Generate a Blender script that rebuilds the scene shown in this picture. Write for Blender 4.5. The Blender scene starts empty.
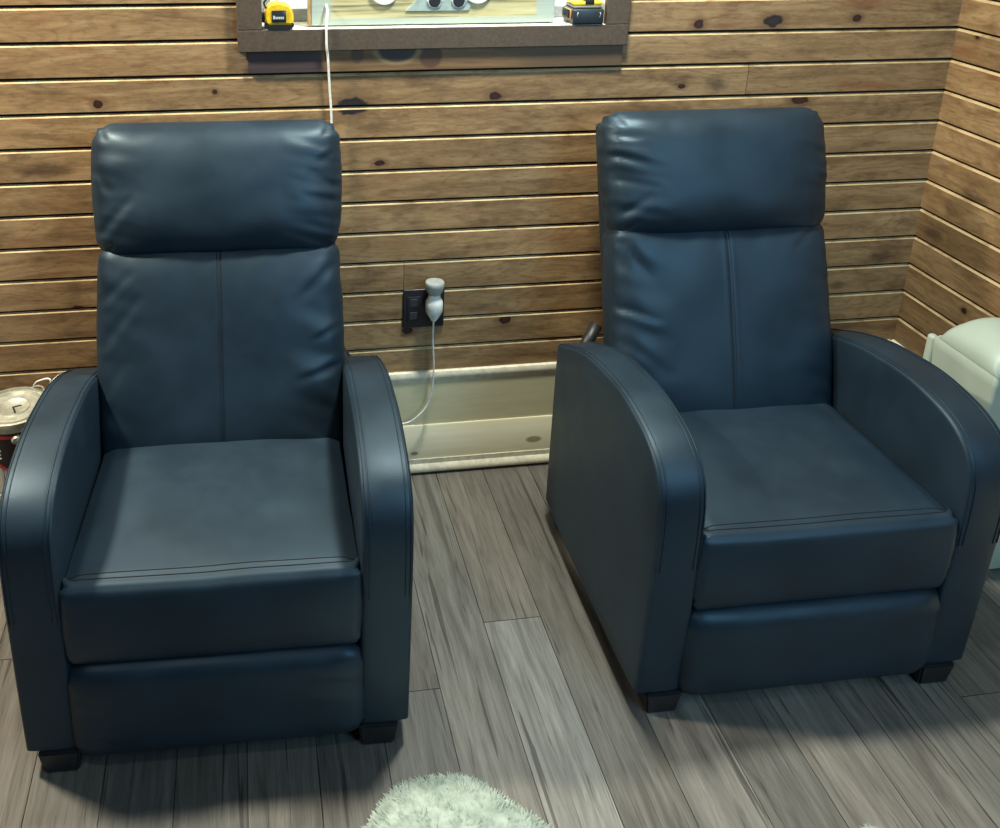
import bpy, bmesh, math, random
from mathutils import Vector, Matrix, noise
C = bpy.context.scene.collection
S = bpy.context.scene
random.seed(7)

# ------------------------------------------------------------------ camera
cam = bpy.data.cameras.new('camera'); cam_o = bpy.data.objects.new('camera', cam); C.objects.link(cam_o)
CX, CY, FPX = 375.147, 160.607, 939.07
yaw, pitch, roll = 0.142737, 0.317908, 0.0093273
fw = Vector((math.sin(yaw)*math.cos(pitch), math.cos(yaw)*math.cos(pitch), -math.sin(pitch)))
r0 = Vector((math.cos(yaw), -math.sin(yaw), 0)); u0 = r0.cross(fw)
rr = math.cos(roll)*r0 + math.sin(roll)*u0; uu = -math.sin(roll)*r0 + math.cos(roll)*u0
cam_o.matrix_world = Matrix(((rr.x, uu.x, -fw.x, -1.756505), (rr.y, uu.y, -fw.y, -2.092559), (rr.z, uu.z, -fw.z, 1.574563), (0, 0, 0, 1)))
cam.sensor_width = 36; cam.sensor_fit = 'HORIZONTAL'; cam.lens = FPX/1000*36
cam.shift_x = (500-CX)/1000; cam.shift_y = (CY-414)/1000
cam.clip_start = .02
S.camera = cam_o

# ------------------------------------------------------------------ light
w = bpy.data.worlds.new('world'); S.world = w; w.use_nodes = True
bg = w.node_tree.nodes['Background']; bg.inputs[0].default_value = (.80, .90, 1.0, 1); bg.inputs[1].default_value = .03

def lamp(name, loc, power, col, size, target=None):
    l = bpy.data.lights.new(name, 'AREA'); l.shape = 'DISK'; l.size = size; l.energy = power; l.color = col
    o = bpy.data.objects.new(name, l); C.objects.link(o); o.location = loc
    if target is not None:
        o.rotation_euler = (Vector(target)-Vector(loc)).to_track_quat('-Z', 'Y').to_euler()
    return o
lamp('ceiling_or_fill_lamp', (-1.12, -.37, 2.28), 42, (.97, 1.0, .88), .20)
lamp('ceiling_or_fill_lamp', (-2.90, -.33, 2.28), 78, (1.0, .91, .72), .20)
lamp('ceiling_or_fill_lamp', (-2.2, -1.75, 2.28), 6, (.96, 1.0, .90), .16)  # added fill light without a known fixture, lifts lower wall and chair fronts
# blue daylight from the room's other window, in front and to the right
day = lamp('window_daylight', (-.25, -2.45, 1.80), 34, (.38, .73, 1.0), 1.0, (-1.1, -.3, .7))
day.data.shape = 'RECTANGLE'; day.data.size = 1.1; day.data.size_y = 1.2

vs = S.view_settings
vs.view_transform = 'Standard'; vs.look = 'None'; vs.gamma = 1; vs.use_curve_mapping = False; vs.exposure = 0.0

# ------------------------------------------------------------------ helpers
def srgb(r, g, b):
    f = lambda c: (c/255/12.92) if c/255 <= .04045 else ((c/255+.055)/1.055)**2.4
    return (f(r), f(g), f(b), 1)

class NT:
    def __init__(s, name):
        s.m = bpy.data.materials.new(name); s.m.use_nodes = True; s.t = s.m.node_tree
        s.b = s.t.nodes['Principled BSDF']
    def n(s, typ, **kw):
        nd = s.t.nodes.new(typ)
        for k, v in kw.items(): setattr(nd, k, v)
        return nd
    def put(s, v, sock):
        if hasattr(v, 'is_linked') or isinstance(v, bpy.types.NodeSocket): s.t.links.new(v, sock)
        else: sock.default_value = v
    def math(s, op, a, b=0.0, c=0.0, clamp=False):
        nd = s.n('ShaderNodeMath', operation=op); nd.use_clamp = clamp
        s.put(a, nd.inputs[0]); s.put(b, nd.inputs[1]); s.put(c, nd.inputs[2]); return nd.outputs[0]
    def mix(s, f, a, b, mode='MIX'):
        nd = s.n('ShaderNodeMix', data_type='RGBA', blend_type=mode)
        s.put(f, nd.inputs[0]); s.put(a, nd.inputs[6]); s.put(b, nd.inputs[7]); return nd.outputs[2]
    def comb(s, x, y, z):
        nd = s.n('ShaderNodeCombineXYZ'); s.put(x, nd.inputs[0]); s.put(y, nd.inputs[1]); s.put(z, nd.inputs[2]); return nd.outputs[0]
    def noise(s, vec, scale=1, detail=4, rough=.55, dist=0):
        nd = s.n('ShaderNodeTexNoise'); s.put(vec, nd.inputs['Vector']); nd.inputs['Scale'].default_value = scale
        nd.inputs['Detail'].default_value = detail; nd.inputs['Roughness'].default_value = rough; nd.inputs['Distortion'].default_value = dist
        return nd.outputs[0]
    def ramp(s, f, stops):
        nd = s.n('ShaderNodeValToRGB'); s.put(f, nd.inputs[0]); e = nd.color_ramp.elements
        while len(e) < len(stops): e.new(.5)
        for el, (p, c) in zip(e, stops): el.position = p; el.color = c if len(c) == 4 else (*c, 1)
        return nd.outputs[0]
    def maprange(s, v, a, b, c=0., d=1., smooth=True):
        nd = s.n('ShaderNodeMapRange'); nd.interpolation_type = 'SMOOTHSTEP' if smooth else 'LINEAR'
        s.put(v, nd.inputs[0])
        for i, x in enumerate((a, b, c, d)): nd.inputs[i+1].default_value = x
        return nd.outputs[0]
    def bump(s, h, strength=.3, dist=.002):
        nd = s.n('ShaderNodeBump'); nd.inputs['Strength'].default_value = strength; nd.inputs['Distance'].default_value = dist
        s.put(h, nd.inputs['Height']); s.t.links.new(nd.outputs[0], s.b.inputs['Normal'])
    def obj(s): return s.n('ShaderNodeTexCoord').outputs['Object']
    def attr(s, name): 
        nd = s.n('ShaderNodeAttribute', attribute_name=name); return nd.outputs['Fac']
    def set(s, **kw):
        for k, v in kw.items(): s.put(v, s.b.inputs[k.replace('_', ' ')])
        return s.m

def plain(name, col, rough=.5, metal=0, grain=60, amt=.12, bump=.0):
    t = NT(name); n = t.noise(t.obj(), grain, 3)
    c = t.mix(t.maprange(n, .3, .7, 0, 1), tuple(x*(1-amt) for x in col[:3])+(1,), tuple(min(1, x*(1+amt)) for x in col[:3])+(1,))
    if bump: t.bump(n, bump, .001)
    return t.set(Base_Color=c, Roughness=rough, Metallic=metal)

def link(name, me, mat=None, parent=None, smooth=True, label=None):
    o = bpy.data.objects.new(name, me); C.objects.link(o)
    for m in ([mat] if not isinstance(mat, (list, tuple)) else mat):
        if m: me.materials.append(m)
    if parent is not None: o.parent = parent
    if smooth:
        for p in me.polygons: p.use_smooth = True
    if label: o['label'] = label
    return o
def from_bm(name, bm, mat, parent=None, smooth=False, auto=None, label=None):
    bmesh.ops.recalc_face_normals(bm, faces=bm.faces[:])
    me = bpy.data.meshes.new(name); bm.to_mesh(me); bm.free()
    o = link(name, me, mat, parent, smooth, label)
    if auto is not None:
        for p in me.polygons: p.use_smooth = True
        me.set_sharp_from_angle(angle=math.radians(auto))
    return o
def thing(name, label, cat, loc=(0, 0, 0), rz=0, group=None):
    o = bpy.data.objects.new(name, None); C.objects.link(o); o.location = loc; o.rotation_euler = (0, 0, rz)
    o.empty_display_size = .1; o['label'] = label; o['category'] = cat
    if group: o['group'] = group
    return o
def tag(o, label, cat, group=None):
    o['label'] = label; o['category'] = cat
    if group: o['group'] = group
    return o
def struct(o): o['kind'] = 'structure'; return o

def add_box(bm, x0, x1, y0, y1, z0, z1, bev=0, seg=2):
    r = bmesh.ops.create_cube(bm, size=1)
    vs_ = r['verts']
    for v in vs_: v.co = Vector(((x0+x1)/2+v.co.x*(x1-x0), (y0+y1)/2+v.co.y*(y1-y0), (z0+z1)/2+v.co.z*(z1-z0)))
    if bev:
        es = list({e for v in vs_ for e in v.link_edges})
        bmesh.ops.bevel(bm, geom=es, offset=bev, segments=seg, profile=.5, affect='EDGES')
def add_tube(bm, pts, rad, n=8, caps=True):
    pts = [Vector(p) for p in pts]; rings = []
    up = None
    for i, p in enumerate(pts):
        t = (pts[min(i+1, len(pts)-1)]-pts[max(i-1, 0)]).normalized()
        if up is None: up = t.orthogonal().normalized()
        up = (up - t*up.dot(t)).normalized(); sd = t.cross(up)
        r = rad[i] if isinstance(rad, (list, tuple)) else rad
        rings.append([bm.verts.new(p+up*r*math.cos(2*math.pi*k/n)+sd*r*math.sin(2*math.pi*k/n)) for k in range(n)])
    for a, b in zip(rings, rings[1:]):
        for k in range(n): bm.faces.new((a[k], a[(k+1) % n], b[(k+1) % n], b[k]))
    if caps: bm.faces.new(rings[0][::-1]); bm.faces.new(rings[-1])
def add_lathe(bm, prof, n=40, c=(0, 0, 0), mi=None):
    rings = []
    for r, z in prof:
        if r < 1e-6: rings.append([bm.verts.new((c[0], c[1], c[2]+z))])
        else: rings.append([bm.verts.new((c[0]+r*math.cos(2*math.pi*k/n), c[1]+r*math.sin(2*math.pi*k/n), c[2]+z)) for k in range(n)])
    for a, b in zip(rings, rings[1:]):
        for k in range(n):
            if len(a) == 1 and len(b) == 1: continue
            if len(a) == 1: bm.faces.new((a[0], b[k], b[(k+1) % n]))
            elif len(b) == 1: bm.faces.new((a[k], a[(k+1) % n], b[0]))
            else: bm.faces.new((a[k], a[(k+1) % n], b[(k+1) % n], b[k]))
def smooth_path(pts, n=8):
    pts = [Vector(p) for p in pts]; out = []
    P = [pts[0]*2-pts[1]]+pts+[pts[-1]*2-pts[-2]]
    for i in range(1, len(P)-2):
        for k in range(n):
            t = k/n; a, b, c, d = P[i-1:i+3]
            out.append(.5*((2*b)+(c-a)*t+(2*a-5*b+4*c-d)*t*t+(3*b-a-3*c+d)*t**3))
    out.append(pts[-1]); return out
def frontfill(bm, poly, y0, y1):
    """closed prism: poly in (x,z), from y0 to y1"""
    a = [bm.verts.new((x, y0, z)) for x, z in poly]; b = [bm.verts.new((x, y1, z)) for x, z in poly]
    bm.faces.new(a); bm.faces.new(b[::-1]); n = len(poly)
    for i in range(n): bm.faces.new((a[i], b[i], b[(i+1) % n], a[(i+1) % n]))

# ------------------------------------------------------------------ materials
# knots on the wall boards: (along, height, half width, half height, kind)
KN = [(-2.081, 1.035, .012, .011, 0), (-1.823, 1.056, .006, .006, 0), (-1.511, 1.013, .042, .022, 1), (-1.444, .872, .013, .008, 0),
      (-1.171, 1.029, .017, .011, 0), (-.706, 1.041, .011, .006, 0), (-.683, 1.192, .014, .012, 0), (-.493, 1.196, .026, .016, 1),
      (-.275, 1.2, .012, .010, 0), (-1.115, .436, .017, .014, 0), (-1.368, .423, .015, .012, 0), (-.391, .998, .025, .011, 0),
      (-2.167, .536, .016, .007, 0), (-2.208, .885, .075, .020, 2), (-.09, .556, .035, .028, 2), (-.62, 1.045, .03, .022, 2),
      (9.787, .5, .010, .009, 0), (9.93, 1.162, .007, .006, 0), (9.829, .78, .05, .022, 2), (9.94, .645, .04, .02, 2), (-.2, .48, .03, .014, 2)]
def wood_wall():
    t = NT('stained_pine_boards')
    uvn = t.n('ShaderNodeUVMap', uv_map='boards').outputs[0]
    sp = t.n('ShaderNodeSeparateXYZ'); t.t.links.new(uvn, sp.inputs[0]); a, h = sp.outputs[0], sp.outputs[1]
    seed, tone = t.attr('seed'), t.attr('tone')
    so = t.math('MULTIPLY', seed, 37.)
    al = t.math('ADD', a, so)
    fine = t.noise(t.comb(t.math('MULTIPLY', al, 9.), t.math('MULTIPLY', h, 320.), so), 1, 5, .65)
    broad = t.noise(t.comb(t.math('MULTIPLY', al, 3.2), t.math('MULTIPLY', h, 26.), so), 1, 4, .6, .8)
    blotch = t.noise(t.comb(t.math('MULTIPLY', al, 7.), t.math('MULTIPLY', h, 18.), so), 1, 3, .6)
    warp = t.noise(t.comb(t.math('MULTIPLY', al, 2.3), t.math('MULTIPLY', h, 9.), so), 1, 2, .5)
    ring = t.math('SINE', t.math('ADD', t.math('MULTIPLY', warp, 95.), t.math('MULTIPLY', h, 60.)))
    c = t.ramp(broad, [(.22, srgb(114, 86, 57)), (.5, srgb(156, 124, 87)), (.78, srgb(184, 153, 113))])
    c = t.mix(t.maprange(ring, .1, 1, 0, .26), c, srgb(104, 76, 46))
    c = t.mix(t.maprange(fine, .50, .76, 0, .34), c, srgb(84, 60, 36))
    c = t.mix(t.maprange(blotch, .50, .72, 0, .55), c, srgb(84, 60, 40))
    spk = t.noise(t.comb(t.math('MULTIPLY', al, 45.), t.math('MULTIPLY', h, 170.), so), 1, 4, .7)
    c = t.mix(t.maprange(spk, .52, .70, 0, .42), c, srgb(72, 50, 32))
    c = t.mix(t.maprange(spk, .48, .30, 0, .25), c, srgb(196, 162, 112))
    red = t.noise(t.comb(t.math('MULTIPLY', al, 4.), t.math('MULTIPLY', h, 14.), t.math('ADD', so, 5.)), 1, 2)
    c = t.mix(t.maprange(red, .58, .8, 0, .6), c, srgb(138, 80, 50))
    wob = t.noise(t.comb(t.math('MULTIPLY', al, 60.), t.math('MULTIPLY', h, 60.), so), 1, 3)
    wo = t.math('MULTIPLY', t.math('SUBTRACT', wob, .5), .9)
    for (ka, kh, rx, rz, kind) in KN:
        dx = t.math('DIVIDE', t.math('SUBTRACT', a, ka), rx); dz = t.math('DIVIDE', t.math('SUBTRACT', h, kh), rz)
        d = t.math('ADD', t.math('SQRT', t.math('ADD', t.math('MULTIPLY', dx, dx), t.math('MULTIPLY', dz, dz))), wo)
        if kind == 2:
            c = t.mix(t.maprange(d, .2, 1.3, .65, 0), c, srgb(62, 44, 36))
        else:
            c = t.mix(t.maprange(d, 1., 2.4, .45, 0), c, srgb(88, 56, 34))
            c = t.mix(t.maprange(d, .75, 1.05, 1, 0), c, srgb(48, 22, 16) if kind == 0 else srgb(40, 34, 36))
            c = t.mix(t.maprange(d, .2, .7, .35, 0), c, srgb(80, 44, 32) if kind == 0 else srgb(58, 52, 54))
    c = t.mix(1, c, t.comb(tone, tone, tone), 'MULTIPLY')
    t.bump(fine, .25, .001)
    return t.set(Base_Color=c, Roughness=.5)
M_board = wood_wall()
def lit_edge():  # groove bevels coloured paler, painting in light caught from overhead
    t = NT('lit_bevel_pine'); n = t.noise(t.n('ShaderNodeMapping').outputs[0], 1)
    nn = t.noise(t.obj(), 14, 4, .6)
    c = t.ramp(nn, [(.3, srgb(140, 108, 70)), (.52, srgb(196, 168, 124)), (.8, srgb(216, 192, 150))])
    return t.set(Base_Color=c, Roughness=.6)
M_edge = lit_edge()
M_recess = plain('dark_gap', srgb(40, 26, 14), .8)

def floor_mat():
    t = NT('grey_brown_plank_floor')
    uvn = t.n('ShaderNodeUVMap', uv_map='boards').outputs[0]
    sp = t.n('ShaderNodeSeparateXYZ'); t.t.links.new(uvn, sp.inputs[0]); x, y = sp.outputs[0], sp.outputs[1]
    seed, tone, hue = t.attr('seed'), t.attr('tone'), t.attr('hue')
    so = t.math('MULTIPLY', seed, 41.); yy = t.math('ADD', y, so)
    fine = t.noise(t.comb(t.math('MULTIPLY', x, 420.), t.math('MULTIPLY', yy, 14.), so), 1, 5, .7)
    broad = t.noise(t.comb(t.math('MULTIPLY', x, 38.), t.math('MULTIPLY', yy, 3.), so), 1, 4, .6, 1.2)
    warp = t.noise(t.comb(t.math('MULTIPLY', x, 14.), t.math('MULTIPLY', yy, 1.2), so), 1, 2)
    ring = t.math('SINE', t.math('ADD', t.math('MULTIPLY', warp, 60.), t.math('MULTIPLY', x, 130.)))
    c = t.ramp(broad, [(.25, srgb(92, 89, 86)), (.5, srgb(127, 125, 119)), (.78, srgb(154, 152, 145))])
    c = t.mix(t.maprange(ring, .3, 1., 0, .15), c, srgb(72, 64, 58))
    c = t.mix(t.maprange(fine, .5, .72, 0, .55), c, srgb(62, 56, 52))
    crack = t.noise(t.comb(t.math('MULTIPLY', x, 90.), t.math('MULTIPLY', yy, 2.6), t.math('ADD', so, 3.)), 1, 3, .5, 1.)
    c = t.mix(t.maprange(crack, .61, .68, 0, .7), c, srgb(44, 38, 34))
    c = t.mix(t.math('MULTIPLY', hue, .55), c, t.mix(1, c, srgb(236, 200, 168), 'MULTIPLY'))
    tn = t.math('MULTIPLY', tone, .9)
    c = t.mix(1, c, t.comb(tn, tn, tn), 'MULTIPLY')
    t.bump(fine, .2, .0008)
    return t.set(Base_Color=c, Roughness=t.maprange(fine, .2, .8, .42, .6))
M_floor = floor_mat()

def leather():
    t = NT('navy_black_leatherette'); o = t.obj()
    v = t.n('ShaderNodeTexVoronoi'); v.inputs['Scale'].default_value = 420; t.t.links.new(o, v.inputs['Vector'])
    n = t.noise(o, 9, 4); n2 = t.noise(o, 900, 2)
    c = t.mix(t.maprange(n, .3, .7), (.0095, .0185, .0295, 1), (.013, .025, .040, 1))
    t.bump(t.math('ADD', v.outputs['Distance'], t.math('MULTIPLY', n2, .6)), .12, .0006)
    return t.set(Base_Color=c, Roughness=t.maprange(n, .3, .7, .44, .52), Specular_IOR_Level=.5, Specular_Tint=(.62, .84, 1, 1))
M_lea = leather()
M_thread = plain('dark_thread', (.004, .006, .008, 1), .8)
M_black = plain('black_plastic', (.012, .013, .016, 1), .45)
M_frame_dark = plain('black_lining', (.008, .009, .012, 1), .9)

def pale_board(name, lo, hi, dark):
    t = NT(name); o = t.obj(); sp = t.n('ShaderNodeSeparateXYZ'); t.t.links.new(o, sp.inputs[0])
    g = t.noise(t.comb(t.math('MULTIPLY', sp.outputs[0], 2.6), 0., t.math('MULTIPLY', sp.outputs[2], 34.)), 1, 4, .6, 1.0)
    f = t.noise(t.comb(t.math('MULTIPLY', sp.outputs[0], 9.), 0., t.math('MULTIPLY', sp.outputs[2], 300.)), 1, 4, .6)
    c = t.ramp(g, [(.3, lo), (.7, hi)]); c = t.mix(t.maprange(f, .5, .8, 0, .3), c, dark)
    for (ka, kh, rx, rz) in ((-1.345, .062, .010, .006), (-1.02, .078, .022, .010)):
        if name != 'raw_pine_board': break
        dx = t.math('DIVIDE', t.math('SUBTRACT', sp.outputs[0], ka), rx); dz = t.math('DIVIDE', t.math('SUBTRACT', sp.outputs[2], kh), rz)
        d = t.math('SQRT', t.math('ADD', t.math('MULTIPLY', dx, dx), t.math('MULTIPLY', dz, dz)))
        c = t.mix(t.maprange(d, .7, 1.2, .8, 0), c, srgb(140, 116, 80))
    return t.set(Base_Color=c, Roughness=.6)
M_base_hi = pale_board('tan_pine_board', srgb(222, 212, 172), srgb(236, 228, 190), srgb(200, 184, 140))
M_base_lo = pale_board('raw_pine_board', srgb(238, 228, 192), srgb(248, 242, 214), srgb(214, 196, 150))
M_trimw = plain('cream_moulding', srgb(236, 228, 204), .5)
M_casing = plain('dark_brown_casing', srgb(84, 70, 58), .55, 0, 160, .16, .1)
M_sill = plain('white_sill_paint', srgb(226, 222, 210), .5)
M_sash = plain('grey_sash', srgb(150, 156, 160), .45)

# ------------------------------------------------------------------ room shell
S0, PITCH = 1.17, .08
XL, YF, ZT = -3.0, -2.35, 2.3
def board_wall(name, rows, place, normal_flip, mats):
    """rows: list of (zlow, zhigh, a0, a1, seed, tone); place(a, depth, z)->world"""
    me = bpy.data.meshes.new(name); V, F, MI, UV, SE, TO = [], [], [], [], [], []
    for (zl, zh, a0, a1, seed, tone) in rows:
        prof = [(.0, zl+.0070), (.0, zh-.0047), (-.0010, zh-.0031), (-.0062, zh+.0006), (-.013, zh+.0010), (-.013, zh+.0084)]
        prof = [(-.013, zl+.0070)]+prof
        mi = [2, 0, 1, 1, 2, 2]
        ga = .0006
        b = len(V)
        for a in (a0+ga, a1-ga):
            for d, z in prof: V.append(place(a, d, z))
        n = len(prof)
        for k in range(n-1):
            f = (b+k, b+n+k, b+n+k+1, b+k+1); F.append(f if not normal_flip else f[::-1]); MI.append(mi[k]); SE.append(seed); TO.append(tone)
            q = [(a0, prof[k][1]), (a1, prof[k][1]), (a1, prof[k+1][1]), (a0, prof[k+1][1])]
            UV += q if not normal_flip else q[::-1]
        for s in (0, 1):
            f = tuple(b+s*n+k for k in range(5)); F.append(f); MI.append(2); SE.append(seed); TO.append(tone); UV += [(a0, zl)]*5
    me.from_pydata(V, [], F)
    uv = me.uv_layers.new(name='boards')
    for i, c in enumerate(UV): uv.data[i].uv = c
    for nm, dat in (('seed', SE), ('tone', TO)):
        at = me.attributes.new(nm, 'FLOAT', 'FACE')
        for i, v in enumerate(dat): at.data[i].value = v
    me.polygons.foreach_set('material_index', MI)
    return struct(link(name, me, mats, None, False))
joints = {1: [-.539], 7: [-1.381], 4: [-2.45], -2: [-.5], -5: [-2.2]}
OX0, OX1, OZ0, OZ1 = -1.713, -.918, 1.197, 1.98
rows = []
rt = random.Random(11)
for i in range(-14, 14):
    zh = S0-PITCH*i; zl = zh-PITCH
    if zh > ZT+.02: continue
    cuts = [XL]+joints.get(i, [])+[0.02]
    for a0, a1 in zip(cuts, cuts[1:]):
        sg = [(a0, a1)]
        if zh > OZ0-.03 and zl < OZ1+.03:
            sg = [(a0, min(a1, OX0-.02)), (max(a0, OX1+.02), a1)]
        for b0, b1 in sg:
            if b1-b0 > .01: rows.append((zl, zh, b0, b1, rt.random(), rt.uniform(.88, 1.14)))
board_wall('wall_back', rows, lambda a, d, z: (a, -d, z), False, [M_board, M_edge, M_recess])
rows = []
for i in range(-14, 14):
    zh = S0-PITCH*i; zl = zh-PITCH
    if zh > ZT+.02: continue
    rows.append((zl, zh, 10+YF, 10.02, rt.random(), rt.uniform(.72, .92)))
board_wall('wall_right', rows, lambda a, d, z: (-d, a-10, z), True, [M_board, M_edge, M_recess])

# floor planks (one mesh, one quad per plank with a hairline gap)
def build_floor():
    W = .1268; xs = -1.414
    known = {(-1, 0): None}
    V, F, UV, SE, TO, HU = [], [], [], [], [], []
    rf = random.Random(5)
    spec = {  # column k (seam left = xs + k*W): list of (y_end, tone, hue)
        -1: [(-.685, .70, .35), (-9, .60, .0)],
        0: [(-9, .93, .2)],
        1: [(-.533, .92, .45), (-9, 1.16, .0)],
        2: [(-9, .72, .35)],
        3: [(-.40, .7, .4), (-9, .98, .25)],
        4: [(-9, .70, .2)],
        5: [(-9, 1.0, .45)],
        6: [(-.5, .7, .3), (-9, .92, .4)],
        7: [(-.3, .7, .3), (-9, .88, .2)],
        8: [(-.84, .8, .3), (-9, .86, .25)],
        -2: [(-.6, .6, .3), (-9, .56, .2)],
        -3: [(-9, .60, .3)],
        -4: [(-.3, .6, .2), (-9, .48, .15)],
        -5: [(-9, .44, .0)],
        -6: [(-9, .58, .3)],
        -7: [(-.5, .6, .4), (-9, .62, .4)],
    }
    for k in range(-14, 14):
        x0 = xs+k*W; x1 = x0+W
        x0 = max(x0, XL); x1 = min(x1, 0.02)
        if x1-x0 < .004: continue
        sg = spec.get(k) or [(-.3-rf.random(), rf.uniform(.7, 1), rf.random()*.6), (-9, rf.uniform(.7, 1), rf.random()*.6)]
        y = .02
        for ye, tone, hue in sg:
            y2 = max(ye, YF)
            b = len(V); g = .0007; sd = rf.random()
            V += [(x0+g, y2+g, 0), (x1-g, y2+g, 0), (x1-g, y-g, 0), (x0+g, y-g, 0)]
            V += [(x0+g, y2+g, -.004), (x1-g, y2+g, -.004), (x1-g, y-g, -.004), (x0+g, y-g, -.004)]
            fs = [(0, 1, 2, 3), (0, 4, 5, 1), (1, 5, 6, 2), (2, 6, 7, 3), (3, 7, 4, 0)]
            for f in fs:
                F.append(tuple(b+i for i in f)); SE.append(sd); TO.append(tone if f == fs[0] else .3); HU.append(hue)
                UV.extend([(V[b+i][0], V[b+i][1]) for i in f])
            y = y2
            if ye <= YF: break
    b = len(V); V += [(XL, YF, -.004), (.02, YF, -.004), (.02, .02, -.004), (XL, .02, -.004)]
    F.append((b, b+1, b+2, b+3)); SE.append(0); TO.append(.25); HU.append(0); UV.extend([(0, 0)]*4)
    me = bpy.data.meshes.new('floor'); me.from_pydata(V, [], F)
    uv = me.uv_layers.new(name='boards')
    for i, c in enumerate(UV): uv.data[i].uv = c
    for nm, dat in (('seed', SE), ('tone', TO), ('hue', HU)):
        at = me.attributes.new(nm, 'FLOAT', 'FACE')
        for i, v in enumerate(dat): at.data[i].value = v
    struct(link('floor', me, M_floor, None, False))
build_floor()

# pale baseboard of stacked pine boards with a cap moulding, along both walls
def base_run(name, along):
    root = bpy.data.objects.new(name, None); C.objects.link(root); struct(root); root.empty_display_size = .1
    def run(nm, prof, mat):
        bm = bmesh.new()
        ends = (XL, -.012) if along == 'x' else (YF, -.001)
        rings = []
        for e in ends:
            rings.append([bm.verts.new((e, -d, z) if along == 'x' else (-d, e, z)) for d, z in prof])
        n = len(prof)
        for i in range(n): bm.faces.new((rings[0][i], rings[0][(i+1) % n], rings[1][(i+1) % n], rings[1][i]))
        bm.faces.new(rings[0]); bm.faces.new(rings[1][::-1])
        from_bm(nm, bm, mat, root, auto=40)
    run('upper_board', [(0, .148), (.006, .148), (.006, .290), (0, .290)], M_base_hi)
    run('lower_board', [(0, .040), (.011, .040), (.011, .1435), (.009, .1465), (0, .1465)], M_base_lo)
    run('cap_moulding', [(0, .272), (.007, .274), (.008, .280), (.0095, .283), (.011, .290), (.010, .297), (.008, .302), (0, .304)], M_trimw)
    run('shoe_moulding', [(0, .008), (.020, .008), (.022, .012), (.021, .020), (.017, .026), (.013, .030), (.013, .044), (0, .044)], M_trimw)
    return root
base_run('baseboard_back', 'x')
base_run('baseboard_right', 'y')

# window
win = bpy.data.objects.new('window_1', None); C.objects.link(win); struct(win); win.location = (-1.315, 0, 1.2); win.empty_display_size = .1
def wpart(name, bm, mat, parent=None, **kw):
    o = from_bm(name, bm, mat, parent or win, **kw)
    o.matrix_parent_inverse = Matrix.Translation((-1.315, 0, 1.2)).inverted() if parent is None else Matrix()
    return o
bm = bmesh.new(); add_box(bm, -1.768, -.863, -.016, .004, 1.148, OZ0, .0015); wpart('casing_bottom', bm, M_casing)
bm = bmesh.new(); add_box(bm, -1.768, OX0, -.016, .004, OZ0+.0005, 2.05, .0015); wpart('casing_side', bm, M_casing)
bm = bmesh.new(); add_box(bm, OX1, -.863, -.016, .004, OZ0+.0005, 2.05, .0015); wpart('casing_side', bm, M_casing)
bm = bmesh.new(); add_box(bm, OX0, OX1, -.016, .004, OZ1, 2.05, .0015); wpart('casing_top', bm, M_casing)
bm = bmesh.new()
for b in ((OX0-.012, OX0, .004, .12, OZ0, OZ1), (OX1, OX1+.012, .004, .12, OZ0, OZ1), (OX0, OX1, .004, .12, OZ1, OZ1+.012)): add_box(bm, *b)
wpart('jamb', bm, M_sill)
bm = bmesh.new(); add_box(bm, OX0+.001, OX1-.001, -.014, .12, OZ0-.016, OZ0+.001, .002); wpart('sill', bm, M_sill)
bm = bmesh.new()
for b in ((OX0+.001, OX1-.001, .082, .112, OZ0+.002, OZ0+.03), (OX0+.001, OX1-.001, .082, .112, OZ1-.04, OZ1-.001), (OX0+.001, OX0+.022, .082, .112, OZ0+.03, OZ1-.04), (OX1-.03, OX1-.001, .082, .112, OZ0+.03, OZ1-.04)): add_box(bm, *b, .002)
wpart('sash', bm, M_sash)
t = NT('bright_daylit_pane'); n = t.noise(t.obj(), 3, 2)
t.set(Base_Color=(.8, .8, .76, 1), Roughness=.3, Emission_Color=t.ramp(n, [(.3, (1, .99, .90, 1)), (.7, (.94, .96, .92, 1))]), Emission_Strength=.85)
bm = bmesh.new(); add_box(bm, OX0+.02, OX1-.028, .094, .100, OZ0+.028, OZ1-.038); wpart('pane', bm, t.m)
# apron board below the casing: dark, unevenly stained, with one big knot
def apron_mat():
    t = NT('dark_stained_apron'); o = t.obj(); sp = t.n('ShaderNodeSeparateXYZ'); t.t.links.new(o, sp.inputs[0]); x, z = sp.outputs[0], sp.outputs[2]
    g = t.noise(t.comb(t.math('MULTIPLY', x, 4.), 0., t.math('MULTIPLY', z, 60.)), 1, 4, .6, 1.)
    c = t.ramp(g, [(.3, srgb(98, 72, 50)), (.7, srgb(138, 108, 74))])
    c = t.mix(t.maprange(x, -1.585, -1.575, 1, 0), c, t.ramp(g, [(.3, srgb(56, 44, 48)), (.7, srgb(80, 66, 64))]))
    c = t.mix(t.maprange(x, -1.2, -1.05, 0, .8), c, srgb(92, 74, 56))
    for (ka, kh, rx, rz, cc) in ((-1.50, 1.135, .016, .02, srgb(84, 66, 54)), (-1.33, 1.13, .028, .03, srgb(84, 60, 46)), (-1.408, 1.146, .058, .037, srgb(150, 128, 92)), (-1.408, 1.149, .048, .034, srgb(44, 38, 46))):
        dx = t.math('DIVIDE', t.math('SUBTRACT', x, ka), rx); dz = t.math('DIVIDE', t.math('SUBTRACT', z, kh), rz)
        c = t.mix(t.maprange(t.math('SQRT', t.math('ADD', t.math('MULTIPLY', dx, dx), t.math('MULTIPLY', dz, dz))), .8, 1.1, .9, 0), c, cc)
    return t.set(Base_Color=c, Roughness=.5)
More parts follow.
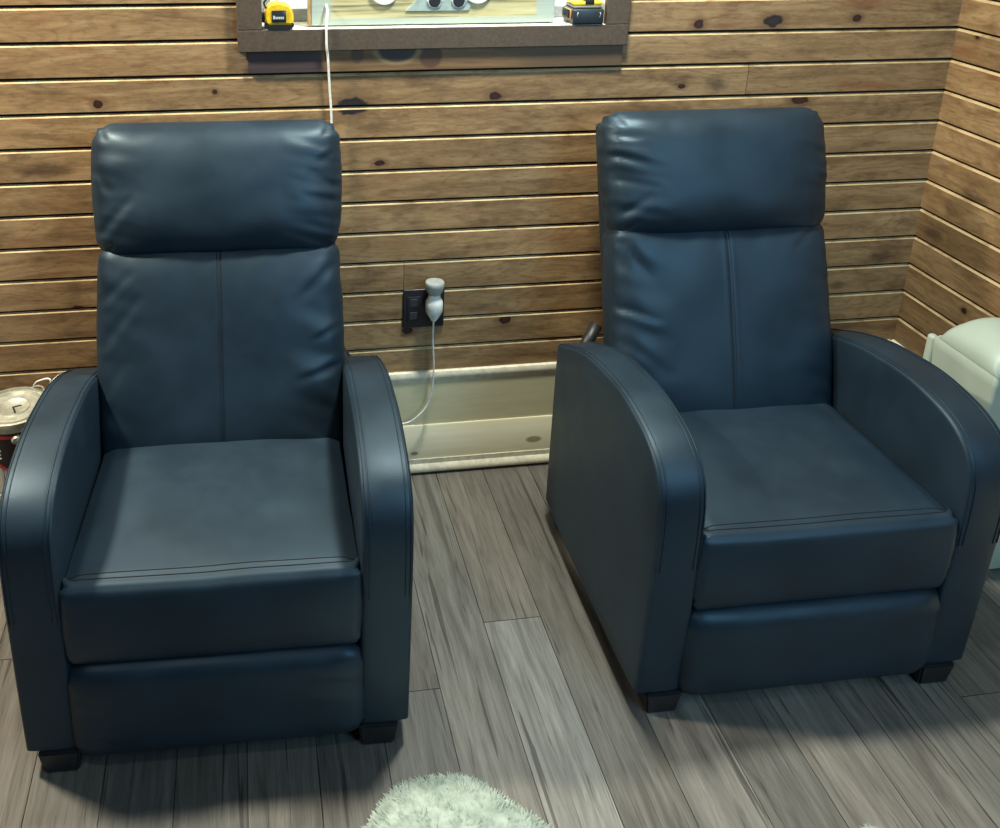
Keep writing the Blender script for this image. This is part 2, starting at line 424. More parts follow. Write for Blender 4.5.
bm = bmesh.new(); add_box(bm, -1.747, -.868, -.007, -.0003, 1.0975, 1.1475, .001); ap = from_bm('apron', bm, apron_mat()); ap.parent = win; ap.matrix_parent_inverse = Matrix.Translation((1.315, 0, -1.2))

# ------------------------------------------------------------------ recliners
def prof_arm():
    key = [(.287, .055), (.287, .25), (.287, .45), (.279, .484), (.235, .506), (.17, .535), (.08, .564), (.0, .578), (-.09, .586), (-.17, .580), (-.228, .566), (-.272, .538), (-.296, .490), (-.302, .41), (-.299, .30), (-.296, .18), (-.291, .055)]
    return [(p.x, p.y) for p in smooth_path([Vector((a, b, 0)) for a, b in key], 5)]
def sgn(v): return -1 if v < 0 else 1

def build_arm(side, root):
    """solid arm: profile in y/z, rounded over its thickness"""
    x_in, x_out = .2525, .3395
    P = prof_arm(); n = len(P)
    cy = .0; cz = .28
    # cross-section stations across the thickness with inset (rounded shoulders)
    st = [(0, .008), (.001, .004), (.0035, .0012), (.008, .0), (.022, -.0010), (.045, -.0016), (.068, -.0010), (.082, .0), (.0865, .0012), (.089, .004), (.090, .008)]
    def off(i, d):
        a = Vector(P[max(i-1, 0)]); b = Vector(P[min(i+1, n-1)]); tt = (b-a).normalized(); nn = Vector((-tt.y, tt.x))
        q = Vector(P[i]); v = Vector((q.x-cy, q.y-cz))
        if nn.dot(v) < 0: nn = -nn
        return q-nn*d
    bm = bmesh.new(); rings = []
    for sx, ins in st:
        ring = []
        for i in range(n):
            q = off(i, ins); z = max(q.y, .055)
            ring.append(bm.verts.new((side*(x_in+sx), q.x, z)))
        rings.append(ring)
    for a, b in zip(rings, rings[1:]):
        for k in range(n-1): bm.faces.new((a[k], a[k+1], b[k+1], b[k]))
    # side faces: inset grid towards a centre line so that the upholstery can belly out a little
    for ring, out in ((rings[0], -1), (rings[-1], 1)):
        prev = ring
        for f, bel in ((.88, .002), (.6, .0035), (.3, .004)):
            cur = [bm.verts.new((v.co.x+side*out*bel, cy+(v.co.y-cy)*f, .055+(v.co.z-.055)*f)) for v in ring]
            for k in range(n-1): bm.faces.new((prev[k], prev[k+1], cur[k+1], cur[k]))
            prev = cur
        bm.faces.new(prev)
    bot = [r[0] for r in rings]+[r[-1] for r in rings[::-1]]
    try: bm.faces.new(bot)
    except ValueError: pass
    arm = from_bm('arm', bm, M_lea, root, auto=50)
    for sx, ins in ((.0052, .0002), (.0135, -.0004), (.0848, .0002), (.0765, -.0004)):
        bm = bmesh.new(); pts = []
        for i in range(8, n-12):
            q = off(i, ins-.0006); pts.append((side*(x_in+sx), q.x, q.y))
        add_tube(bm, pts, .0011, 6)
        from_bm('seam', bm, M_lea, arm, smooth=True)
    return arm

def puff(w_, h_, t_, nx, nz, ny, pa=6, edge=.55, crown=1.0, wr=0, seed=0, wside=(1, 1), groove=0, back_flat=True, sag=0, corner=.03, folds=(), bow=None):
    """upholstered cushion: x width, z height, front towards -y, returns verts fn-built bmesh"""
    bm = bmesh.new(); G = {}
    def xs(i):
        a = -1+2*i/nx
        return math.copysign(abs(a)**.85, a) if not groove else (a*.55+.45*a**3 if False else a)
    def P(a, b, c):
        # outline with rounded corners
        ca = max(0, abs(a)*w_/2-(w_/2-corner)); cb = max(0, abs(b)*h_/2-(h_/2-corner))
        x = a*w_/2; z = b*h_/2
        if ca > 0 and cb > 0:
            L = math.hypot(ca, cb); m = max(ca, cb); f = m/L
            x = math.copysign(w_/2-corner+ca*f, a); z = math.copysign(h_/2-corner+cb*f, b)
        sh = ((1-abs(a)**pa)*(1-abs(b)**pa))
        sh = max(sh, 0)**.5
        y = t_/2*(edge+(1-edge)*sh)
        if c > 0: y = t_/2*edge*1.0+(t_/2*(1-edge)*sh*(.25 if back_flat else 1))
        yy = c*y
        if c < 0:
            f = -c
            # puckers radiating from the side seams
            for s, am in ((-1, wside[0]), (1, wside[1])):
                e = max(0, (s*a-.52)/.48)
                if e > 0 and am:
                    k = noise.noise(Vector((b*2.6+seed+a*1.5, s*3.7+seed, a*1.2)))*.8+noise.noise(Vector((b*6.5-seed*2+a*3, s*2.2, a*2.0)))*.6
                    yy -= f*wr*am*e*(1-e*.4)*k*1.6
            e = max(0, (abs(b)-.72)/.28)
            yy -= f*wr*.25*e*noise.noise(Vector((a*6+seed, b*1.5, 9.1)))
            yy -= f*wr*.35*noise.noise(Vector((a*2.2+seed, b*2.0, 2.3)))
            if groove:
                yy += f*.0013*math.exp(-((a*w_/2)/.004)**2)-f*.0004*math.exp(-((abs(a)*w_/2-.009)/.006)**2)
            for (a0, b0, a1, b1, dep, wid) in folds:
                ux, uz = (a1-a0)*w_/2, (b1-b0)*h_/2; L2 = ux*ux+uz*uz
                px_, pz_ = (a-a0)*w_/2, (b-b0)*h_/2
                tt = (px_*ux+pz_*uz)/L2; tc = min(1, max(0, tt))
                dx_, dz_ = px_-ux*tc, pz_-uz*tc; cr = (px_*uz-pz_*ux)/math.sqrt(L2)
                dd = math.hypot(dx_, dz_)/wid; fade = 1-.75*tc
                yy += f*dep*fade*(math.exp(-dd*dd)-.55*math.exp(-((cr-1.7*wid)/(1.3*wid))**2)*math.exp(-(max(0, abs(tt-.5)-.5)*math.sqrt(L2)/wid)**2))
            yy += f*sag*(b*b)
        if bow: x *= bow[0]+bow[1]*(1-((b-bow[2])/(1+abs(bow[2])))**2)
        return Vector((x, yy, z))
    def V(i, k, j):
        key = (i, k, j)
        if key not in G:
            a = -1+2*i/nx
            if groove: a = a*.45+.55*a**3 if True else a
            b = -1+2*k/nz; c = -1+2*j/ny
            p = P(a, b, c)
            # round the rim in depth
            rim = max(abs(a)**1, abs(b)**1)
            if abs(a) == 1 or abs(b) == 1:
                s = math.sqrt(max(0, 1-(c*.98)**2)); bul = .012*s
                if abs(a) == 1: p.x += math.copysign(bul, a)
                if abs(b) == 1: p.z += math.copysign(bul, b)
                if abs(a) == 1 and wr:
                    sd = wside[0] if a < 0 else wside[1]
                    p.x += math.copysign(1, a)*wr*.35*sd*noise.noise(Vector((b*5+seed, c*1.2, a*3)))
            G[key] = bm.verts.new(p)
        return G[key]
    def quad(*v): bm.faces.new(v)
    for i in range(nx):
        for k in range(nz):
            quad(V(i, k, 0), V(i+1, k, 0), V(i+1, k+1, 0), V(i, k+1, 0))
            quad(V(i, k, ny), V(i, k+1, ny), V(i+1, k+1, ny), V(i+1, k, ny))
    for j in range(ny):
        for i in range(nx):
            quad(V(i, 0, j), V(i, 0, j+1), V(i+1, 0, j+1), V(i+1, 0, j))
            quad(V(i, nz, j), V(i+1, nz, j), V(i+1, nz, j+1), V(i, nz, j+1))
        for k in range(nz):
            quad(V(0, k, j), V(0, k+1, j), V(0, k+1, j+1), V(0, k, j+1))
            quad(V(nx, k, j), V(nx, k, j+1), V(nx, k+1, j+1), V(nx, k+1, j))
    return bm, P

def xform(bm, M): bmesh.ops.transform(bm, matrix=M, verts=bm.verts[:])

def recliner(label, loc, rz, seed, ws, fc, fh):
    root = thing('recliner', label, 'armchair', loc, rz, None)
    for s in (-1, 1): build_arm(s, root)
    # seat: profile swept across the width
    def seat_pt(x, s):
        u = abs(x)/.2495
        dome = .016*(1-u**4)
        key = [(.17, .404), (.10, .406), (.0, .408), (-.12, .410), (-.22, .411), (-.280, .409), (-.296, .402), (-.3025, .385), (-.3045, .33), (-.302, .28), (-.294, .246), (-.268, .232), (-.2, .23), (.1, .23)]
        L = smooth_path([Vector((a, b, 0)) for a, b in key], 6)
        p = L[s]; y, z = p.x, p.y
        if y > -.275 and z > .38:
            z += dome*math.sin(math.pi*min(1, max(0, (y+.30)/.52)))
            z -= .010*max(0, u-.9)/.1*1.0
        if y < -.28:
            y -= .006*(1-u**6)*math.sin(math.pi*min(1, max(0, (.41-z)/.17)))
            y += .012*max(0, (u-.93)/.07)**2
        x = x*(1.034 if y < -.292 else 1-.03*min(1, max(0, (y+.292)/.35)))
        z += .0022*noise.noise(Vector((x*9+seed, y*9, z*9)))
        if u > .9 and y < -.2 and z < .40: y -= .0035*noise.noise(Vector((x*3, seed, z*55)))*(u-.9)/.1
        return Vector((x, y, z))
    NS = 13*6+1; NX = 60
    bm = bmesh.new(); g = []
    for i in range(NX+1):
        a = -1+2*i/NX; x = .2495*math.copysign(1-(1-abs(a))**1.35, a)
        g.append([bm.verts.new(seat_pt(x, s)) for s in range(NS)])
    for i in range(NX):
        for s in range(NS-1): bm.faces.new((g[i][s], g[i+1][s], g[i+1][s+1], g[i][s+1]))
    bm.faces.new(g[0]); bm.faces.new(g[-1][::-1])
    for i in range(NX): bm.faces.new((g[i][NS-1], g[i+1][NS-1], g[i+1][0], g[i][0]))
    seat = from_bm('seat', bm, M_lea, root, auto=60)
    for s_, dz in ((28.6, .0003), (29.9, .0003)):
        bm = bmesh.new(); pts = []
        for i in range(61):
            x = -.242+.484*i/60; p = seat_pt(x, int(s_)).lerp(seat_pt(x, int(s_)+1), s_-int(s_)); pts.append(p+Vector((0, -.0002, dz)))
        add_tube(bm, pts, .0008, 6); from_bm('stitching', bm, M_thread, seat, smooth=True)
    # footrest panel
    bm, P = puff(.502, .180, .085, 48, 24, 6, 5, .66, wr=.003, seed=seed+3, corner=.03)
    xform(bm, Matrix.Translation((0, -.272, .136)))
    from_bm('footrest', bm, M_lea, root, auto=60)
    # hidden carcass between the arms
    bm = bmesh.new(); add_box(bm, -.2515, .2515, -.20, .285, .052, .225, .004); add_box(bm, -.2515, .2515, .1715, .270, .226, .36, .004); from_bm('base_frame', bm, M_frame_dark, root)
    # back: frame slab, main cushion, headrest, all tilted
    ang = math.radians(19.5)
    T = Matrix.Translation((0, .128, .372)) @ Matrix.Rotation(-ang, 4, 'X')
    bm = bmesh.new(); add_box(bm, -.238, .238, .058, .098, -.05, .672, .012, 3); xform(bm, T)
    from_bm('back_frame', bm, M_lea, root, auto=40)
    bm, P = puff(.490, .452, .150, 96, 72, 8, 5, .56, wr=.010, seed=seed, wside=ws, groove=1, corner=.028, folds=fc, bow=(.978, .034, 0))
    Tm = T @ Matrix.Translation((0, .005, .206)); xform(bm, Tm)
    cush = from_bm('back_cushion', bm, M_lea, root, auto=60)
    for dx in (-.0038, .0038):
        bm = bmesh.new(); pts = []
        for k in range(41):
            b = -.93+1.86*k/40; p = P(dx/.245, b, -1); pts.append(Tm @ (p+Vector((0, -.0004, 0))))
        add_tube(bm, pts, .0008, 6); from_bm('stitching', bm, M_thread, cush, smooth=True)
    bm, P = puff(.498, .266, .180, 84, 48, 10, 3, .40, wr=.009, seed=seed+7, wside=ws, corner=.034, folds=fh, bow=(.955, .055, .25))
    Th = T @ Matrix.Translation((0, -.004, .546)); xform(bm, Th)
    from_bm('headrest', bm, M_lea, root, auto=60)
    for s in (-1, 1):
        bm = bmesh.new()
        add_tube(bm, [(s*.276, .285, .44), (s*.270, .293, .47), (s*.240, .31, .515)], .015, 10)
        from_bm('back_bracket', bm, M_black, root, smooth=True, label='black bracket at the rear of the backrest')
        for yy in (-.262, .245):
            bm = bmesh.new()
            x0 = s*.285
            r = bmesh.ops.create_cone(bm, cap_ends=True, segments=4, radius1=.043, radius2=.052, depth=.0525)
            xform(bm, Matrix.Translation((x0, yy, .0262)) @ Matrix.Rotation(math.pi/4, 4, 'Z'))
            bmesh.ops.bevel(bm, geom=bm.edges[:], offset=.004, segments=2, affect='EDGES')
            from_bm('foot', bm, M_black, root, auto=40, label='black block foot')
    return root
recliner('navy-black leatherette recliner left of the outlet, below the window', (-1.829, -.489, 0), math.radians(-2.0), 1.3, (.5, .9),
         ((-.98, .08, -.68, .52, .006, .008), (-.98, .50, -.74, .76, .005, .007), (.95, .76, .70, .50, .006, .009), (.97, -.16, .66, -.26, .006, .008), (.97, .20, .80, .10, .005, .006), (-.98, -.35, -.80, -.05, .004, .008)),
         ((.97, .02, .78, .20, .008, .009), (.97, -.22, .72, -.12, .006, .008), (.96, .52, .84, .40, .004, .006), (-.96, -.62, -.70, -.12, .006, .009), (-.97, .30, -.86, .0, .005, .008)))
recliner('navy-black leatherette recliner right of the outlet, in the corner beside the white tote', (-.714, -.508, 0), math.radians(-.8), 5.1, (.9, .5),
         ((-.97, .22, -.68, .10, .007, .008), (-.97, .86, -.76, .54, .006, .008), (.88, .97, .66, .74, .004, .008), (-.97, -.1, -.6, -.42, .004, .012), (.97, .4, .84, .5, .004, .007)),
         ((-.97, .66, -.80, .60, .006, .006), (-.97, .34, -.76, .20, .006, .008), (-.97, -.06, -.66, -.20, .006, .008), (-.96, -.62, -.72, -.34, .006, .009), (.97, -.2, .82, -.1, .005, .008)))

# ------------------------------------------------------------------ outlet, plug and cords
M_plate = plain('black_wall_plate', (.016, .016, .022, 1), .35)
M_white = plain('white_plastic', srgb(236, 238, 232), .4)
M_grey = plain('pale_grey_plastic', srgb(168, 172, 168), .4)
out = thing('outlet_plate', 'black two-gang outlet plate on the back wall between the recliners', 'outlet', (-1.33, 0, .485))
bm = bmesh.new(); add_box(bm, -.0525, .0525, -.006, .0002, -.053, .053, .003, 3); from_bm('cover_plate', bm, M_plate, out, auto=40)
bm = bmesh.new(); add_box(bm, -.043, -.010, -.0085, -.005, -.034, .034, .0012); pl = from_bm('receptacle', bm, M_black, out, auto=40)
bm = bmesh.new()
add_box(bm, -.036, -.017, -.0098, -.008, -.028, -.008, .0006); add_box(bm, -.036, -.017, -.0098, -.008, .008, .028, .0006)
from_bm('socket_face', bm, plain('charcoal_plastic', (.035, .035, .045, 1), .4), pl)
bm = bmesh.new(); add_box(bm, .010, .043, -.0085, -.005, -.034, .034, .0012); from_bm('receptacle', bm, M_black, out, auto=40)
plug = thing('plug_adapter', 'white round-topped plug adapter stuck in the black outlet plate', 'plug', (-1.3085, -.030, .462))
bm = bmesh.new(); add_lathe(bm, [(0, 0), (.006, .0), (.011, .008), (.018, .020), (.0215, .028), (.022, .044), (.021, .054), (.0150, .066), (.0145, .078), (0, .078)], 32); from_bm('body', bm, M_white, plug, auto=35)
bm = bmesh.new(); add_lathe(bm, [(0, .074), (.0150, .074), (.0205, .082), (.0240, .098), (.0240, .104), (.0225, .107), (.0, .1075)], 32); from_bm('cap', bm, M_grey, plug, auto=35)
bm = bmesh.new(); add_box(bm, -.011, .011, .0, .0208, .018, .05, .003); from_bm('plug_base', bm, M_white, plug, auto=35)
bm = bmesh.new(); add_tube(bm, smooth_path([(0, 0, .002), (-.001, -.002, -.05), (.003, -.001, -.11), (.004, 0, -.15), (.001, -.001, -.20), (-.008, -.001, -.237), (-.028, -.004, -.264), (-.055, -.006, -.284), (-.095, -.012, -.290), (-.16, -.02, -.32)], 8), .0022, 8)
from_bm('cord', bm, M_white, plug, smooth=True)
bm = bmesh.new(); add_tube(bm, smooth_path([(-1.569, .003, 1.249), (-1.567, -.006, 1.234), (-1.571, -.0195, 1.208), (-1.571, -.0215, 1.16), (-1.568, -.016, 1.135), (-1.564, -.012, 1.06), (-1.560, -.012, .976), (-1.562, -.014, .8), (-1.60, -.02, .6), (-1.61, -.02, .4), (-1.58, -.03, .12), (-1.6, -.05, .005)], 8), .0026, 8)
tag(from_bm('cord', bm, M_white, None, smooth=True), 'white cord hanging from the window sill down the wall behind the left recliner', 'cord')

# ------------------------------------------------------------------ things on the sill
ZS = OZ0+.001
def weathered():
    t = NT('weathered_yellowish_board'); o = t.obj(); sp = t.n('ShaderNodeSeparateXYZ'); t.t.links.new(o, sp.inputs[0]); x, z = sp.outputs[0], sp.outputs[2]
    g = t.noise(t.comb(t.math('MULTIPLY', x, 3.), 0., t.math('MULTIPLY', z, 90.)), 1, 4, .6, .6)
    c = t.ramp(g, [(.32, srgb(120, 118, 92)), (.5, srgb(188, 178, 132)), (.7, srgb(206, 202, 168))])
    m = t.math('MAXIMUM', t.maprange(t.math('ABSOLUTE', x), .232, .245), t.maprange(z, .012, .018, 1, 0))
    c = t.mix(t.math('MULTIPLY', m, .85), c, srgb(164, 180, 176))
    return t.set(Base_Color=c, Roughness=.55)
pnl = thing('wooden_panel', 'weathered pale wooden panel leaning on the window sill with grey plate', 'panel', (-1.320, .006, ZS+.003), 0)
bm = bmesh.new(); add_box(bm, -.283, .283, 0, .022, 0, .20, .002); from_bm('board', bm, weathered(), pnl)
bm = bmesh.new(); add_box(bm, -.290, -.2835, -.001, .023, 0, .20, .001); from_bm('edge_strip', bm, plain('tan_edge', srgb(170, 140, 96), .6), pnl)
bm = bmesh.new(); add_box(bm, -.27, .27, .002, .021, -.0028, -.0002); from_bm('foot_strip', bm, M_black, pnl)
bm = bmesh.new(); frontfill(bm, [(-.068, .031), (.078, .031), (.100, .085), (-.030, .085), (-.045, .055)], -.003, -.0002); plate = from_bm('grey_plate', bm, plain('blue_grey_plate', srgb(152, 168, 166), .5), pnl)
for dx in (-.002, .054):
    bm = bmesh.new(); bmesh.ops.create_cone(bm, cap_ends=True, segments=24, radius1=.0135, radius2=.0115, depth=.004)
    xform(bm, Matrix.Translation((dx, -.005, .053)) @ Matrix.Rotation(math.pi/2, 4, 'X')); from_bm('hole_rim', bm, M_black, plate, auto=40)
    bm = bmesh.new(); add_tube(bm, [(dx+.017*math.cos(a), -.0042, .055+.017*math.sin(a)) for a in [math.pi*(1.0+k/12) for k in range(13)]], .0016, 6); from_bm('ring', bm, M_sash, plate, smooth=True)
for dx in (-.118, .098):
    bm = bmesh.new(); bmesh.ops.create_cone(bm, cap_ends=True, segments=40, radius1=.034, radius2=.032, depth=.004)
    xform(bm, Matrix.Translation((dx, -.0042, .079)) @ Matrix.Rotation(math.pi/2, 4, 'X'))
    from_bm('disc', bm, plain('white_disc', srgb(226, 230, 220), .4), pnl, auto=40, label='white round disc')
# tape measure
M_yel = plain('yellow_plastic', srgb(232, 190, 40), .4)
tp = thing('tape_measure', 'yellow and black tape measure at the left end of the window sill', 'tape measure', (-1.676, .004, ZS), 0)
bm = bmesh.new(); frontfill(bm, [(-.026, .010), (.031, .010), (.034, .018), (.033, .036), (.024, .052), (.004, .060), (-.018, .057), (-.028, .046), (-.032, .026)], -.020, .020)
bmesh.ops.bevel(bm, geom=bm.edges[:], offset=.004, segments=3, affect='EDGES'); body = from_bm('case', bm, M_yel, tp, auto=45)
bm = bmesh.new(); frontfill(bm, [(-.024, 0), (.026, 0), (.034, .007), (.033, .012), (.024, .009), (-.020, .009), (-.031, .013), (-.032, .006)], -.0215, .0215)
bmesh.ops.bevel(bm, geom=bm.edges[:], offset=.0012, segments=2, affect='EDGES'); from_bm('base', bm, M_black, tp, auto=45, label='black rubber base')
bm = bmesh.new(); add_box(bm, -.0155, .0165, -.0222, -.019, .0155, .0425, .0014); lb = from_bm('label_plate', bm, plain('dark_blue_label', srgb(38, 44, 52), .25), tp, auto=40, label='dark label plate')
bm = bmesh.new()
for k, (x0, x1, zz) in enumerate(((-.0125, -.0085, .0075), (-.0075, -.0045, .005), (-.0035, -.0005, .005), (.0005, .0035, .005), (.0045, .0075, .005), (.0085, .0115, .005))):
    add_box(bm, x0, x1, -.0228, -.0221, .0235, .0235+zz)
from_bm('lettering', bm, plain('pale_lettering', srgb(190, 196, 198), .5), lb)
bm = bmesh.new(); add_box(bm, -.037, -.0305, -.012, .012, .014, .036, .0015); from_bm('tape_tip', bm, M_black, tp, auto=40)
bm = bmesh.new(); add_tube(bm, smooth_path([(-.027, -.006, .045), (-.031, -.008, .058), (-.020, -.008, .068), (-.002, -.006, .064)], 5), .0022, 6); from_bm('wrist_loop', bm, M_black, tp, smooth=True)
# power tool battery
bt = thing('tool_battery', 'black power tool battery with yellow top at the right end of the sill', 'battery', (-.960, .003, ZS), 0)
bm = bmesh.new(); add_box(bm, -.041, .034, -.022, .05, 0, .036, .005, 3); from_bm('case', bm, plain('blue_black_plastic', srgb(34, 42, 48), .4), bt, auto=40)
bm = bmesh.new(); add_box(bm, -.038, .031, -.017, .048, .0362, .043, .003); from_bm('grey_band', bm, plain('grey_band', srgb(104, 110, 106), .5), bt, auto=40)
bm = bmesh.new(); add_box(bm, -.037, .031, -.014, .046, .0432, .052, .003); top = from_bm('top_cover', bm, M_yel, bt, auto=40)
bm = bmesh.new(); add_box(bm, -.011, .011, -.0155, .03, .045, .062, .002); from_bm('latch', bm, M_black, top, auto=40)
bm = bmesh.new(); add_box(bm, -.0455, -.0415, -.012, .03, .012, .034, .001); from_bm('side_clip', bm, plain('orange_clip', srgb(196, 140, 84), .5), bt, auto=40)
bm = bmesh.new(); add_box(bm, -.050, -.046, -.012, .03, .014, .034, .001); from_bm('side_button', bm, M_black, bt, auto=40)
for s in (-1, 1):
    bm = bmesh.new(); add_tube(bm, [(s*.026-.003, -.0225, .016), (s*.028-.003, -.0226, .024), (s*.026-.003, -.0225, .029)], .0012, 6)
    from_bm('grip_line', bm, M_sash, bt, smooth=True)

# ------------------------------------------------------------------ paint cans
M_tin = NT('scratched_tin'); n = M_tin.noise(M_tin.obj(), 60, 4); M_tin = M_tin.set(Base_Color=M_tin.ramp(n, [(.3, srgb(176, 178, 164)), (.7, srgb(214, 214, 200))]), Roughness=.42, Metallic=.55)
M_lab = plain('black_can_label', srgb(28, 22, 22), .45)
M_red = plain('red_can_stripe', srgb(188, 34, 40), .45)
M_pap = plain('grey_can_label', srgb(196, 192, 182), .5)
def paint_can(label, loc, lift):
    t = thing('paint_can', label, 'paint can', loc, 0, None)
    R = .079; H = .190
    bm = bmesh.new(); add_lathe(bm, [(0, .004), (R-.004, .004), (R-.004, 0), (R, 0), (R, .006), (R-.002, .008), (R-.002, H-.010), (R+.0008, H-.008), (R+.0008, H-.001), (R-.004, H), (R-.006, H-.006), (R-.012, H-.006)], 56)
    from_bm('body', bm, M_tin, t, auto=40)
    bm = bmesh.new(); add_lathe(bm, [(R-.012, H-.006), (R-.014, H-.001), (R-.018, H-.0005), (R-.022, H-.005), (.036, H-.005), (.034, H-.0025), (.031, H-.005), (0, H-.005)], 56)
    lid = from_bm('lid', bm, M_tin, t, auto=40)
    bm = bmesh.new(); add_box(bm, -.003, .017, -.0018, .0018, H-.0048, H-.0035); add_box(bm, -.003, .0006, -.026, .0017, H-.0048, H-.0035)
    xform(bm, Matrix.Rotation(math.radians(22), 4, 'Z')); from_bm('lid_mark', bm, M_black, lid, label='black mark on the lid')
    def band(nm, z0, z1, mat, r=R-.0014):
        bm = bmesh.new(); add_lathe(bm, [(R-.0022, z0), (r, z0), (r, z1), (R-.0022, z1)], 56); return from_bm(nm, bm, mat, t, auto=40)
    band('label_band', .012, .166, M_lab); band('red_stripe', .1535, .1605, M_red, R-.0008)
    # lettering and grey corner, wrapped on the label
    def patch(nm, quads, mat, r):
        bm = bmesh.new()
        for (a0, a1, z0a, z1a, z0b, z1b) in quads:
            N = 8; pa = None
            for k in range(N+1):
                f = k/N; an = math.radians(a0+(a1-a0)*f); z0 = z0a+(z0b-z0a)*f; z1 = z1a+(z1b-z1a)*f
                cur = [bm.verts.new((rad*math.cos(an), rad*math.sin(an), z)) for rad in (R-.0016, r) for z in (z0, z1)]
                if pa:
                    for i, j in ((0, 1), (1, 3), (3, 2), (2, 0)): bm.faces.new((pa[i], pa[j], cur[j], cur[i]))
                else: bm.faces.new((cur[0], cur[1], cur[3], cur[2]))
                pa = cur
            bm.faces.new((pa[0], pa[2], pa[3], pa[1]))
        from_bm(nm, bm, mat, t)
    patch('lettering', [(-114, -103, .1215, .1250, .1215, .1250), (-114, -104, .1120, .1150, .1120, .1150), (-114, -103, .1025, .1060, .1025, .1060), (-118, -114, .1025, .1250, .1025, .1250)], plain('white_lettering', srgb(222, 220, 212), .5), R-.0006)
    patch('grey_corner', [(-120, -20, .092, .094, .013, .014), (-120, -20, .013, .092, .0128, .0135)], M_pap, R-.0010)
    patch('red_diagonal', [(-120, -20, .092, .098, .014, .020)], M_red, R-.0005)
    for an in (-76, 104):
        bm = bmesh.new(); a = math.radians(an); r = bmesh.ops.create_cone(bm, cap_ends=True, segments=20, radius1=.012, radius2=.008, depth=.006)
        xform(bm, Matrix.Translation(((R+.0012)*math.cos(a), (R+.0012)*math.sin(a), .150)) @ Matrix.Rotation(a, 4, 'Z') @ Matrix.Rotation(math.pi/2, 4, 'Y')); from_bm('ear', bm, M_tin, t, auto=40)
    a = math.radians(-76); p0 = Vector(((R+.005)*math.cos(a), (R+.005)*math.sin(a), .150)); p1 = Vector((-p0.x, -p0.y, .150))
    side = Vector((math.cos(a+math.pi/2), math.sin(a+math.pi/2), 0)); pts = []
    for k in range(25):
        f = math.pi*k/24; c = math.cos(f); s = math.sin(f)
        pts.append(Vector((p0.x*c, p0.y*c, .150))+side*s*(.068 if lift > 0 else .082)+Vector((0, 0, s*lift)))
    bm = bmesh.new(); add_tube(bm, pts, .0018, 8); from_bm('bail_handle', bm, M_tin, t, smooth=True)
    return t
CAN = (-2.298, -.158)
paint_can('lower paint can on the floor under the other can left of the left recliner', (*CAN, 0), -.05)
paint_can('metal-lidded paint can with black label and red stripe, topmost of its stack', (*CAN, .1902), .062)
bm = bmesh.new(); zz = .0
add_tube(bm, smooth_path([(-2.275, -.060, .300), (-2.272, -.068, .372), (-2.249, -.072, .391), (-2.231, -.076, .391), (-2.234, -.08, .365), (-2.245, -.078, .346), (-2.238, -.076, .372), (-2.222, -.072, .391), (-2.203, -.066, .400), (-2.188, -.06, .385), (-2.178, -.052, .3), (-2.18, -.048, .1), (-2.20, -.048, .006)], 8), .0022, 8)
tag(from_bm('cord', bm, M_white, None, smooth=True), 'thin white looped cord behind the paint can lid by the left recliner', 'cord')

# ------------------------------------------------------------------ white storage tote in the right corner
t = NT('milky_plastic'); n = t.noise(t.obj(), 5, 3)
M_tote = t.set(Base_Color=t.ramp(n, [(.3, srgb(160, 172, 160)), (.7, srgb(178, 190, 178))]), Roughness=.45, Subsurface_Weight=.15, Subsurface_Radius=(.02, .02, .02))
tote = thing('storage_tote', 'milky white plastic storage tote with domed lid in the right corner', 'storage box', (-.125, -.52, 0))
def rounded_rect(x0, x1, y0, y1, r, n=8):
    pts = []
    for cx, cy, a0 in ((x1-r, y1-r, 0), (x0+r, y1-r, 90), (x0+r, y0+r, 180), (x1-r, y0+r, 270)):
        for k in range(n+1):
            a = math.radians(a0+90*k/n); pts.append((cx+r*math.cos(a), cy+r*math.sin(a)))
    return pts
def loft(bm, rings, cap0=True, cap1=True):
    R = [[bm.verts.new(p) for p in r] for r in rings]; n = len(R[0])
    for a, b in zip(R, R[1:]):
        for k in range(n): bm.faces.new((a[k], a[(k+1) % n], b[(k+1) % n], b[k]))
    if cap0: bm.faces.new(R[0][::-1])
    if cap1: bm.faces.new(R[-1])
# tote axis along y; its left face stands at x=-.215
bm = bmesh.new(); rings = []
for z, ins in ((0, .035), (.006, .028), (.2, .016), (.44, .004), (.51, .0), (.529, .0), (.536, .004)):
    rings.append([(x, y, z) for x, y in rounded_rect(-.090+ins, .100-ins*.5, -.045+ins, .145-ins, .008)])
loft(bm, rings); from_bm('tub', bm, M_tote, tote, auto=40)
bm = bmesh.new(); rings = []
for k in range(17):
    f = k/16; y = -.045+.177*f; prof = []
    for j in range(21):
        s = -1+2*j/20; x = .006+s*.094
        dz = .064*math.sqrt(max(0, 1-(s*.96)**2))*(max(0, 1-abs(2*f-1)**5)**.5)
        prof.append((x, y, .5365+max(dz, .0)))
    prof += [(.100, y, .5362), (-.088, y, .5362)]
    rings.append(prof)
loft(bm, rings); from_bm('lid', bm, M_tote, tote, auto=50)
bm = bmesh.new()
add_box(bm, -.0895, -.070, .1448, .168, .36, .530, .008, 4)
add_box(bm, -.070, .092, .1448, .156, .46, .522, .004, 3); from_bm('handle_flange', bm, M_tote, tote, auto=40)

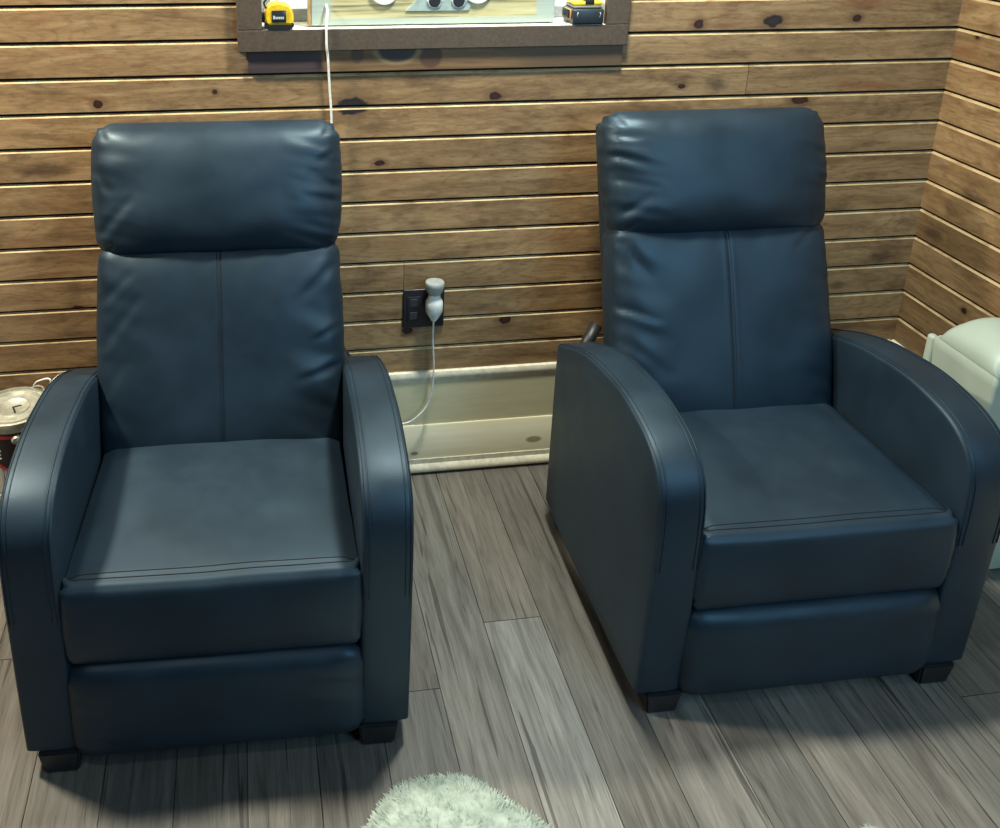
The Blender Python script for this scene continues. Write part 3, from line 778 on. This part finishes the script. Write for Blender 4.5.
# ------------------------------------------------------------------ shaggy rugs
def fur_mat():
    t = NT('white_wool'); n = t.noise(t.obj(), 45, 3)
    return t.set(Base_Color=t.ramp(n, [(.3, srgb(146, 160, 148)), (.7, srgb(186, 198, 186))]), Roughness=.9, Subsurface_Weight=.2, Subsurface_Radius=(.01, .01, .01))
M_fur = fur_mat()
def fur_rug(name, label, cx, cy, ax, ay, count, seed, hgt=.028):
    rg = random.Random(seed); V, F = [], []
    def edge(th): return 1+.05*noise.noise(Vector((math.cos(th)*2+seed, math.sin(th)*2, 0)))+.02*math.sin(9*th+seed)
    def top(x, y):
        th = math.atan2(y/ay, x/ax); r = math.hypot(x/ax, y/ay)/edge(th)
        return .003+hgt*.65*max(0, 1-r**4)**.6
    N, K = 64, 8
    for i in range(K+1):
        for k in range(N):
            th = 2*math.pi*k/N; r = .985*i/K*edge(th); x = ax*r*math.cos(th); y = ay*r*math.sin(th); V.append((x, y, top(x, y)))
    for i in range(K):
        for k in range(N): F.append((i*N+k, i*N+(k+1) % N, (i+1)*N+(k+1) % N, (i+1)*N+k))
    b0 = len(V)
    for k in range(N): x, y, z = V[K*N+k]; V.append((x, y, .0005))
    for k in range(N): F.append((K*N+k, K*N+(k+1) % N, b0+(k+1) % N, b0+k))
    for _ in range(count):
        th = rg.uniform(0, 2*math.pi); r = math.sqrt(rg.random()); e = edge(th)
        x = ax*r*e*math.cos(th)*.985; y = ay*r*e*math.sin(th)*.985
        z = top(x, y)
        cl = Vector((noise.noise(Vector((x*38, y*38, seed))), noise.noise(Vector((x*38, y*38, seed+9))), 0))*1.0
        d = Vector((math.cos(th)*(.35+.75*r), math.sin(th)*(.35+.75*r), .62-.45*r))+cl*.75+Vector((rg.gauss(0, .28), rg.gauss(0, .28), rg.gauss(0, .15)))
        d.normalize(); L = rg.uniform(.010, .021); wd = rg.uniform(.0006, .0011)
        s = d.cross(Vector((0, 0, 1))).normalized()*wd if abs(d.z) < .98 else Vector((wd, 0, 0))
        p = Vector((x, y, z-.002)); b = len(V)
        for k, (f, ww) in enumerate(((0, 1), (.4, 1), (.75, .7))):
            q = p+d*L*f+Vector((0, 0, -.012*f*f*L/.03)); q.z = max(q.z, .001)
            V.append(tuple(q-s*ww)); V.append(tuple(q+s*ww))
        q = p+d*L+Vector((0, 0, -.012*L/.03)); q.z = max(q.z, .001); V.append(tuple(q))
        F += [(b, b+1, b+3, b+2), (b+2, b+3, b+5, b+4), (b+4, b+5, b+6)]
    me = bpy.data.meshes.new(name); me.from_pydata(V, [], F)
    o = link(name, me, M_fur); o.location = (cx, cy, 0); return tag(o, label, 'rug')
fur_rug('shaggy_rug', 'fluffy white shaggy rug on the floor in front, between the recliners', -1.460, -1.213, .215, .345, 42000, 2)
fur_rug('shaggy_rug', 'white shaggy rug whose tip just shows in front of the right recliner', -.752, -1.262, .10, .196, 14000, 6)
